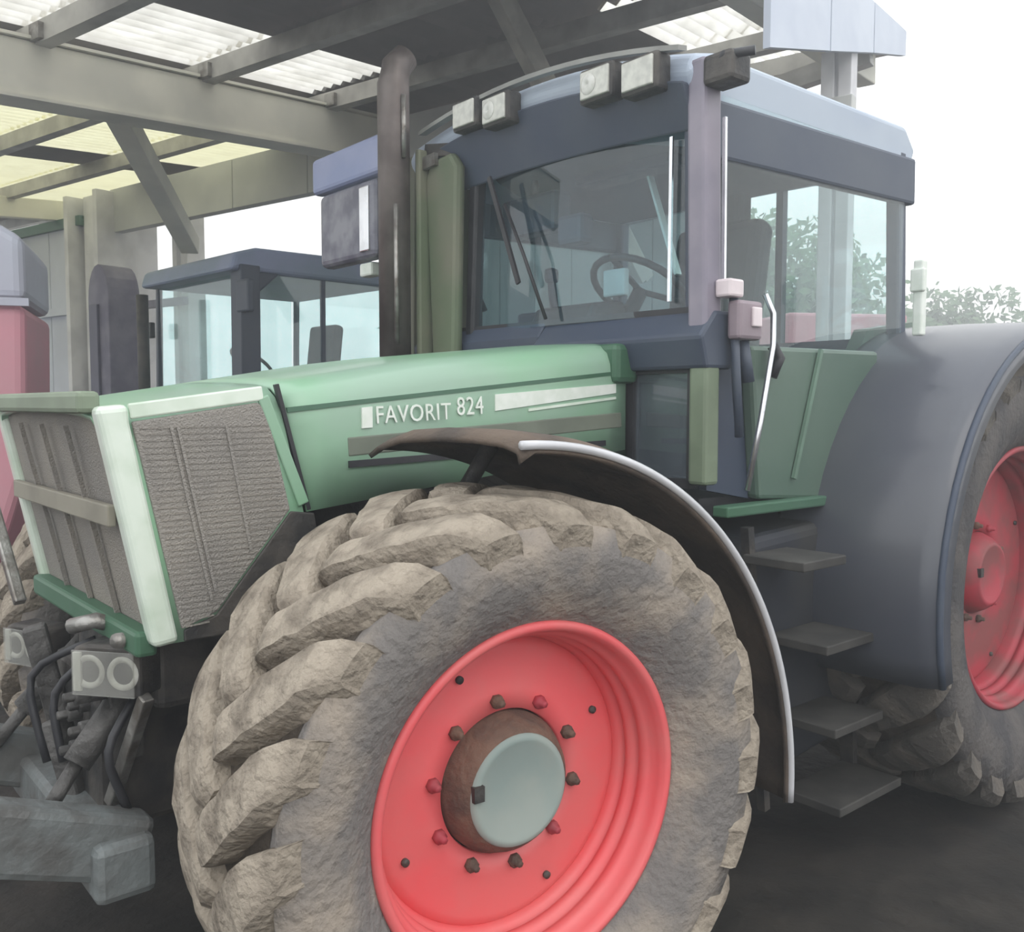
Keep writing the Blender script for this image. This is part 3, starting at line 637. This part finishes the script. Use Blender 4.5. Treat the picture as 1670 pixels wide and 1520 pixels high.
sw = MB(); ring = [Vector((.20*math.cos(t*math.pi/12), .20*math.sin(t*math.pi/12), 0)) for t in range(25)]
Rw = Matrix.Rotation(math.radians(-35), 3, 'Y'); cw = Vector((-1.50, .16, 1.99))
sw.tube([Rw @ p+cw for p in ring], .014, 8, cap=False)
for t in (0, 8, 16): sw.tube([cw, Rw @ ring[t]+cw], .012, 6)
sw.tube([cw, cw+Rw @ Vector((0, 0, -.14))], .03, 10); sw.build('steering_wheel', M_black, T)
m = MB(); m.box((-1.30, .22, 2.00), (.03, .11, .10)); m.build('instrument_box', mat('pale_box', (.6, .66, .64), .4), T, bevel=.008)
m = MB(); m.box((-1.8, -.48, 1.85), (.6, .22, .22)); m.tube([(-1.6, -.44, 1.96), (-1.58, -.44, 2.10)], .02); m.box((-1.58, -.44, 2.12), (.06, .05, .07)); m.build('side_console', M_navy, T, bevel=.02)
m = MB(); m.box((-1.36, -.30, 2.33), (.10, .34, .16)); m.box((-1.36, -.06, 2.24), (.08, .14, .12)); m.build('overhead_reflection_box', M_navy, T, bevel=.02)  # dark boxes put in for a dark reflection in the windscreen
m = MB(); m.tube([(-1.36, -.30, 2.4), (-1.36, -.3, 2.52)], .015); m.tube([(-1.25, -.52, 2.30), (-1.22, -.56, 2.10), (-1.25, -.5, 1.95)], .012); m.build('overhead_reflection_arm', M_black, T)
m = MB(); m.box(((XF+XR)/2, 0, 2.50), (1.15, 1.45, .05)); m.build('roof_lining', mat('roof_lining', (.06, .08, .11), .8), T, bevel=.01)
m = MB(); m.box((-1.5, .1, 2.46), (.12, .5, .05)); m.build('sun_blind', M_navy, T, bevel=.01)

# ---- exhaust, intake duct, mirrors
m = MB(); m.tube([(-.90, -.66, 1.70), (-.90, -.66, 2.86), (-.915, -.66, 2.93), (-.96, -.66, 2.98)], [.066, .066, .062, .056], 24); m.build('exhaust_stack', M_stack, T, label='tall brown exhaust stack')
m = MB(); m.tube([(-.90, -.66, 1.66), (-.90, -.66, 1.74)], .09, 20); m.build('stack_base', M_black, T)
m = MB(); m.tube([(-.86, -.585, 1.80), (-.86, -.585, 2.36)], .010, 8); m.tube([(-.90, -.585, 2.55), (-.90, -.585, 2.80)], .010, 8); m.build('stack_guard_rod', M_steel, T)
m = MB(); m.prism([(-.555, 1.72), (-.40, 1.72), (-.375, 2.50), (-.42, 2.56), (-.56, 2.55), (-.60, 2.48)], 'X', -1.06, -1.01)
du = m.build('intake_duct', M_olive, T, bevel=.02, label='olive green intake duct beside the exhaust')
m = MB(); m.bar((-1.0, -.60, 2.54), (-1.0, -.50, 2.545), .02, .05); m.build('duct_clip', M_steel, du)
MB().tube([(-1.02, -.78, 2.62), (-.99, -1.05, 2.66), (-.98, -1.38, 2.68)], .014, 8).build('mirror_arm', M_black, T)
m = MB(); m.box((-.97, -1.13, 2.63), (.07, .62, .17)); m.build('upper_mirror', M_mirror, T, bevel=.025, seg=3, label='blue-grey upper mirror housing')
m = MB(); m.box((-.97, -1.10, 2.36), (.09, .50, .34)); mi = m.build('lower_mirror', M_mirrord, T, bevel=.03, seg=3, label='dark lower mirror housing')
m = MB(); m.box((-.925, -.93, 2.36), (.02, .08, .28)); m.build('mirror_rim', M_chrome, mi, bevel=.005)
m = MB(); m.box((-.98, -.98, 2.15), (.06, .10, .06)); m.build('mirror_clamp', M_white, T, bevel=.01)
MB().tube([(-1.08, .80, 2.54), (-1.06, .88, 2.58), (-1.10, .96, 2.58)], .014, 8).build('mirror_arm', M_black, T)
m = MB(); m.box((-1.10, .86, 2.55), (.10, .11, .09)); m.build('beacon_bracket', M_dark, T, bevel=.015)

# ---- tank and steps
m = MB(); m.prism([(-1.25, .40), (-1.25, 1.12), (-2.02, 1.16), (-2.06, .52), (-1.92, .34), (-1.40, .30)], 'Y', .42, .86)
m.build('fuel_tank', mat('dark_blue_grey_tank', (.03, .033, .042), .55, 0, (.045, .045, .045), 3), T, bevel=.04, seg=3, label='dark blue-grey fuel tank')
for k, (xa, xb, z) in enumerate(((-1.22, -1.46, 1.06), (-1.36, -1.66, .78), (-1.42, -1.72, .50), (-1.46, -1.86, .23))):
    st = MB(); st.box(((xa+xb)/2, .97, z), (abs(xb-xa), .22, .03)); o = st.build('step', mat('shaded_step_tread', (.075, .072, .066), .7, .2, (.05, .048, .045), 9), T, bevel=.004)  # tread colour darkened to carry the deep shade around the steps
m = MB(); m.bar((-1.36, .86, .20), (-1.24, .86, 1.16), .03, .03, (0, 1, 0)); m.bar((-1.86, .88, .22), (-1.80, .88, 1.16), .03, .05, (0, 1, 0)); m.build('step_stringer', M_dark, T)
# ---- rear fenders
for s in (1, -1):
    rows = []
    for i in range(25):
        a = math.radians(196-140*i/24); r = []
        for (y, dr) in ((.70, 0), (.72, .0), (.98, .0), (1.22, -.01), (1.28, -.03), (1.29, -.08)):
            rr_ = .965+dr; r.append((-2.60+rr_*math.cos(a), s*y, .90+rr_*math.sin(a)))
        rows.append(r)
    m = MB(); m.grid([[(2*-2.60-p[0], p[1], p[2]) for p in r] for r in rows]); rf = m.build('rear_fender', mat('dark_rear_fender', (.065, .07, .09), .38, 0, (.085, .09, .105), 2, coat=.4), T, solid=.015, label='dark plastic rear mudguard' if s > 0 else None)
    m = MB(); m.tube([(2*-2.60-(r[4][0]), s*1.285, r[4][2]) for r in rows[0:25]], .012, 8); m.build('fender_lip', M_navy, rf)
    m = MB(); pl = [(-1.93, 1.20), (-2.02, 1.45), (-2.10, 1.66), (-2.24, 1.85), (-2.62, 1.90), (-3.2, 1.75), (-3.45, 1.30)]
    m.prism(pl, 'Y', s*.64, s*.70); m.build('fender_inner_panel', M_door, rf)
m = MB(); m.box((-1.95, 1.05, 1.92), (.035, .035, .26)); m.box((-1.935, 1.05, 1.98), (.02, .05, .08)); m.build('fender_marker_post', M_white, T, bevel=.006)

# ================================================================= OTHER THINGS
# second tractor behind the bonnet
def cz(px, D): return (px-835)/1500*D
t2 = thing('tractor', 'second tractor with blue-grey cab roof parked behind the green bonnet', 'tractor', (-2.18, 8.45, 0), math.radians(225))
def p2(m_, name, mm, bev=.01, label=None, **k):
    return m_.build(name, mm, t2, bevel=bev, label=label, **k)
hx, hy = .72, .80   # cab half length/width
m = MB(); m.prism([(hx+.14, 2.60), (hx+.10, 2.74), (hx-.1, 2.80), (-hx, 2.82), (-hx-.1, 2.74), (-hx-.08, 2.60)], 'Y', -.84, .84); p2(m, 'cab_roof', mat('blue_grey_roof', (.26, .31, .46), .5, 0, (.20, .27, .36), 2), .04, 'blue-grey cab roof', seg=3)
for (x, y, w, mm) in ((hx, hy, .17, M_navy), (hx, -hy, .05, M_navy), (-hx, hy, .06, M_navy), (-hx, -hy, .05, M_navy), (.0, hy, .04, M_navy)):
    m = MB(); m.bar((x, y, 1.2), (x-.02, y*.98, 2.65), w, w, (0, 1, 0)); p2(m, 'cab_pillar', mm)
m = MB(); m.prism([(hx-.02, 2.62), (hx-.02, 2.36), (hx-.16, 2.48), (hx-.32, 2.62)], 'Y', hy-.03, hy+.03); m.box((hx+.05, hy+.10, 2.40), (.06, .20, .26)); p2(m, 'mirror', M_navy, .02)
m = MB(); m.box((hx+.10, -.72, 2.22), (.05, .10, .14)); p2(m, 'small_mirror', M_black)
m = MB(); m.box((hx-.01, 0, 2.12), (.008, 1.5, 1.0)); p2(m, 'windscreen', M_glass2, 0)
for s in (1, -1):
    m = MB(); m.box((0, s*hy*.99, 2.05), (1.36, .008, 1.12)); p2(m, 'door_glass', M_glass2, 0)
m = MB(); m.box((-hx, 0, 2.12), (.008, 1.5, 1.0)); p2(m, 'rear_glass', M_glass2, 0)
m = MB(); m.box((0, 0, 1.30), (1.5, 1.6, .55)); m.box((hx, 0, 1.58), (.06, 1.6, .12)); p2(m, 'cab_body', M_dgreen, .03)
m = MB(); m.box((-.35, -.0, 1.75), (.42, .46, .14)); m.bar((-.52, 0, 1.8), (-.58, 0, 2.30), .44, .12, (1, 0, 0)); p2(m, 'seat', M_seat, .04)
sw = MB(); cw = Vector((.22, .0, 1.93)); sw.tube([Rw @ p+cw for p in ring], .016, 8, cap=False); sw.tube([cw, cw+Vector((.12, 0, -.3))], .04, 8); sw.build('steering_wheel', M_black, t2)
m = MB(); m.prism([(.75, .85), (.75, 1.62), (1.6, 1.50), (2.45, 1.36), (2.60, 1.2), (2.6, .80)], 'Y', -.40, .40); p2(m, 'bonnet', M_dgreen, .04, seg=3)
m = MB(); m.box((.8, 0, .75), (3.2, .4, .4)); p2(m, 'chassis', M_dark, .03)
for (x, y, R_, w_) in ((2.0, .85, .62, .42), (2.0, -.85, .62, .42), (-.35, .95, .85, .55), (-.35, -.95, .85, .55)):
    m = MB(); m.lathe(tyre_profile(R_, w_, R_*.55), 40); MWh = Matrix.Translation((x, y, R_-.02)); o = m.build('tyre', M_side, t2, mw=MWh)
    q = MB()
    for k in range(20):
        for sg in (-1, 1):
            a = math.pi*2*(k+.25*sg)/20; c = Vector(((R_-.03)*math.cos(a), sg*w_*.24, (R_-.03)*math.sin(a)))
            q.box(c, (.06, w_*.5, .07), (Matrix.Rotation(-a, 3, 'Y') @ Matrix.Rotation(sg*.6, 3, 'X')))
    q.build('tread_lugs', M_tyre, o, kind='stuff')
    sg = 1 if y > 0 else -1
    m = MB(); m.lathe([(sg*w_*.36, R_*.56), (sg*w_*.30, R_*.48), (sg*w_*.10, R_*.46), (sg*w_*.08, .1), (sg*w_*.15, .09), (sg*w_*.15, .0001)], 40); m.build('rim', M_redm, t2, mw=MWh)
m = MB(); m.tube([(1.0, -.46, 1.4), (1.0, -.46, 2.5)], .05, 14); p2(m, 'exhaust_stack', M_dark, 0)

# purple-grey round topped casing beside the left column
hp = thing('machine_casing', 'dark purple-grey round-topped machine casing standing beside the pale left column', 'machine', tuple(Bd*5.45+Ad*9.28), math.atan2(Ad.y, Ad.x))
poly = [(-.20, 0), (.20, 0)]+[(.20*math.cos(t*math.pi/10), 2.66+.36*math.sin(t*math.pi/10)) for t in range(11)]
m = MB(); m.prism([(p[0], p[1]) for p in poly], 'Y', -.18, .18); m.build('casing', M_purple, hp, bevel=.012)
m = MB(); m.prism([(-.02, .3), (.14, .3), (.14, 2.6), (-.02, 2.6)], 'Y', .18, .21); m.prism([(-.02, .3), (.14, .3), (.14, 2.3), (-.02, 2.3)], 'Y', -.21, -.18); m.build('cover_plate', mat('purple_plate', (.08, .075, .13), .5), hp, bevel=.006)
m = MB(); m.box((0, 0, .03), (.6, .5, .06)); m.build('foot', M_dark, hp)
# red machine at the left edge
rm = thing('hopper', 'large faded red and grey hopper at the left edge of the photo', 'machine', (-3.24, 5.0, 0), math.radians(20))
M_greyh = mat('grey_hopper', (.52, .55, .64), .6, 0, (.45, .46, .54), 1.5)
m = MB(); m.prism([(-.65, 2.08), (.62, 2.08), (.62, 2.40), (.45, 2.50), (-.65, 2.50)], 'Y', -.5, .5); m.build('upper_bin', M_greyh, rm, bevel=.05, seg=3)
m = MB(); m.prism([(-.65, .55), (.40, .55), (.60, 1.2), (.62, 2.06), (-.65, 2.06)], 'Y', -.5, .5); m.build('lower_hopper', M_pink, rm, bevel=.05, seg=3, label='faded red lower hopper')
for x in (-.55, .45):
    for y in (-.42, .42):
        m = MB(); m.box((x, y, .29), (.08, .08, .58)); m.build('leg', M_dark, rm)
m = MB(); m.bar((-.6, -.52, 2.07), (.64, -.52, 2.07), .03, .04); m.build('rim_band', M_greyh, rm)
# outdoors, right: trees, hedge, a small red trailer
def tree(x, y, h, r, label, seed, grp='trees beyond the yard'):
    rnd = random.Random(seed); t = thing('tree', label, 'tree', (x, y, 0), 0, grp)
    m = MB(); m.tube([(0, 0, 0), (.1, 0, h*.3), (0, .1, h*.6)], [.28, .2, .1], 10)
    for k in range(5):
        a = k*1.3; m.tube([(0, 0, h*.35+k*.3), (r*.5*math.cos(a), r*.5*math.sin(a), h*.55+k*.3)], [.1, .03], 6)
    m.build('trunk', M_bark, t)
    n = 5200; v = np.zeros((n*4, 3)); ctr = [(rnd.uniform(-.6, .6)*r, rnd.uniform(-.6, .6)*r, h*rnd.uniform(.42, .88), r*rnd.uniform(.35, .6)) for _ in range(14)]
    for i in range(n):
        c = ctr[i % 14]; d = Vector((rnd.gauss(0, 1), rnd.gauss(0, 1), rnd.gauss(0, 1))).normalized()*c[3]*rnd.uniform(.7, 1.05)
        p = Vector(c[:3])+d; u = Vector((rnd.gauss(0, 1), rnd.gauss(0, 1), rnd.gauss(0, 1))).normalized(); w = u.orthogonal().normalized(); s = .15
        v[i*4] = p-u*s; v[i*4+1] = p+w*s*.6; v[i*4+2] = p+u*s; v[i*4+3] = p-w*s*.6
    me = bpy.data.meshes.new('crown'); me.from_pydata(v.tolist(), [], [(i*4, i*4+1, i*4+2, i*4+3) for i in range(n)]); me.materials.append(M_leaf)
    o = bpy.data.objects.new('crown', me); COL.objects.link(o); o.parent = t; o['kind'] = 'stuff'
tree(7.3, 24, 6.2, 2.6, 'tall pale-lit tree just right of the cab pillar', 1)
tree(13.5, 30, 5.2, 2.4, 'lower hazy tree further right beyond the yard', 2)
tree(-1.5, 26, 6.0, 2.6, 'tree seen through the cab windscreen', 3)
rnd = random.Random(5); hv = []; hf = []
for i in range(6000):
    p = Vector((rnd.uniform(2, 24), 22+rnd.uniform(-.5, .5), rnd.uniform(0, 2.4))); u = Vector((rnd.gauss(0, 1), rnd.gauss(0, 1), rnd.gauss(0, 1))).normalized(); w = u.orthogonal().normalized(); s = .14
    k = len(hv); hv += [tuple(p-u*s), tuple(p+w*s*.7), tuple(p+u*s), tuple(p-w*s*.7)]; hf.append((k, k+1, k+2, k+3))
me = bpy.data.meshes.new('hedge'); me.from_pydata(hv, [], hf); me.materials.append(M_leaf); o = bpy.data.objects.new('hedge', me); COL.objects.link(o)
tag(o, 'low clipped hedge along the far edge of the yard', 'hedge'); o['kind'] = 'stuff'
tr = thing('farm_trailer', 'small faded red trailer parked outside behind the cab door', 'trailer', (4.3, 13.0, 0), math.radians(10))
m = MB(); m.box((0, 0, 2.2), (1.7, 1.6, 1.1)); m.build('trailer_body', M_pink, tr, bevel=.04)
m = MB(); m.box((0, 0, 1.5), (1.7, 1.2, .3)); m.bar((-.8, 0, 1.3), (-2.4, 0, .8), .1, .12); m.build('chassis', M_dark, tr)
for s in (-1, 1):
    for x in (-.5, .5):
        m = MB(); m.lathe([(-.15, .2), (-.17, .55), (-.12, .68), (.12, .68), (.17, .55), (.15, .2)], 28); m.build('tyre', M_tyre, tr, mw=Matrix.Translation((x, s*.75, .67)))

# added haze volume over barn and yard, standing in for lens veil
hz = MB().box((2, 10, 4), (46, 50, 9)); hm = bpy.data.materials.new('veil_haze'); hm.use_nodes = True; hn = hm.node_tree; hn.nodes.clear()
ho = hn.nodes.new('ShaderNodeOutputMaterial'); sc_ = hn.nodes.new('ShaderNodeVolumeScatter'); sc_.inputs['Density'].default_value = .03; sc_.inputs['Anisotropy'].default_value = .55
sc_.inputs['Color'].default_value = (.92, .96, 1, 1); hn.links.new(sc_.outputs[0], ho.inputs['Volume'])
hzo = hz.build('haze', hm); tag(hzo, 'thin haze added over barn and yard for the lens veil', 'haze'); hzo['kind'] = 'stuff'
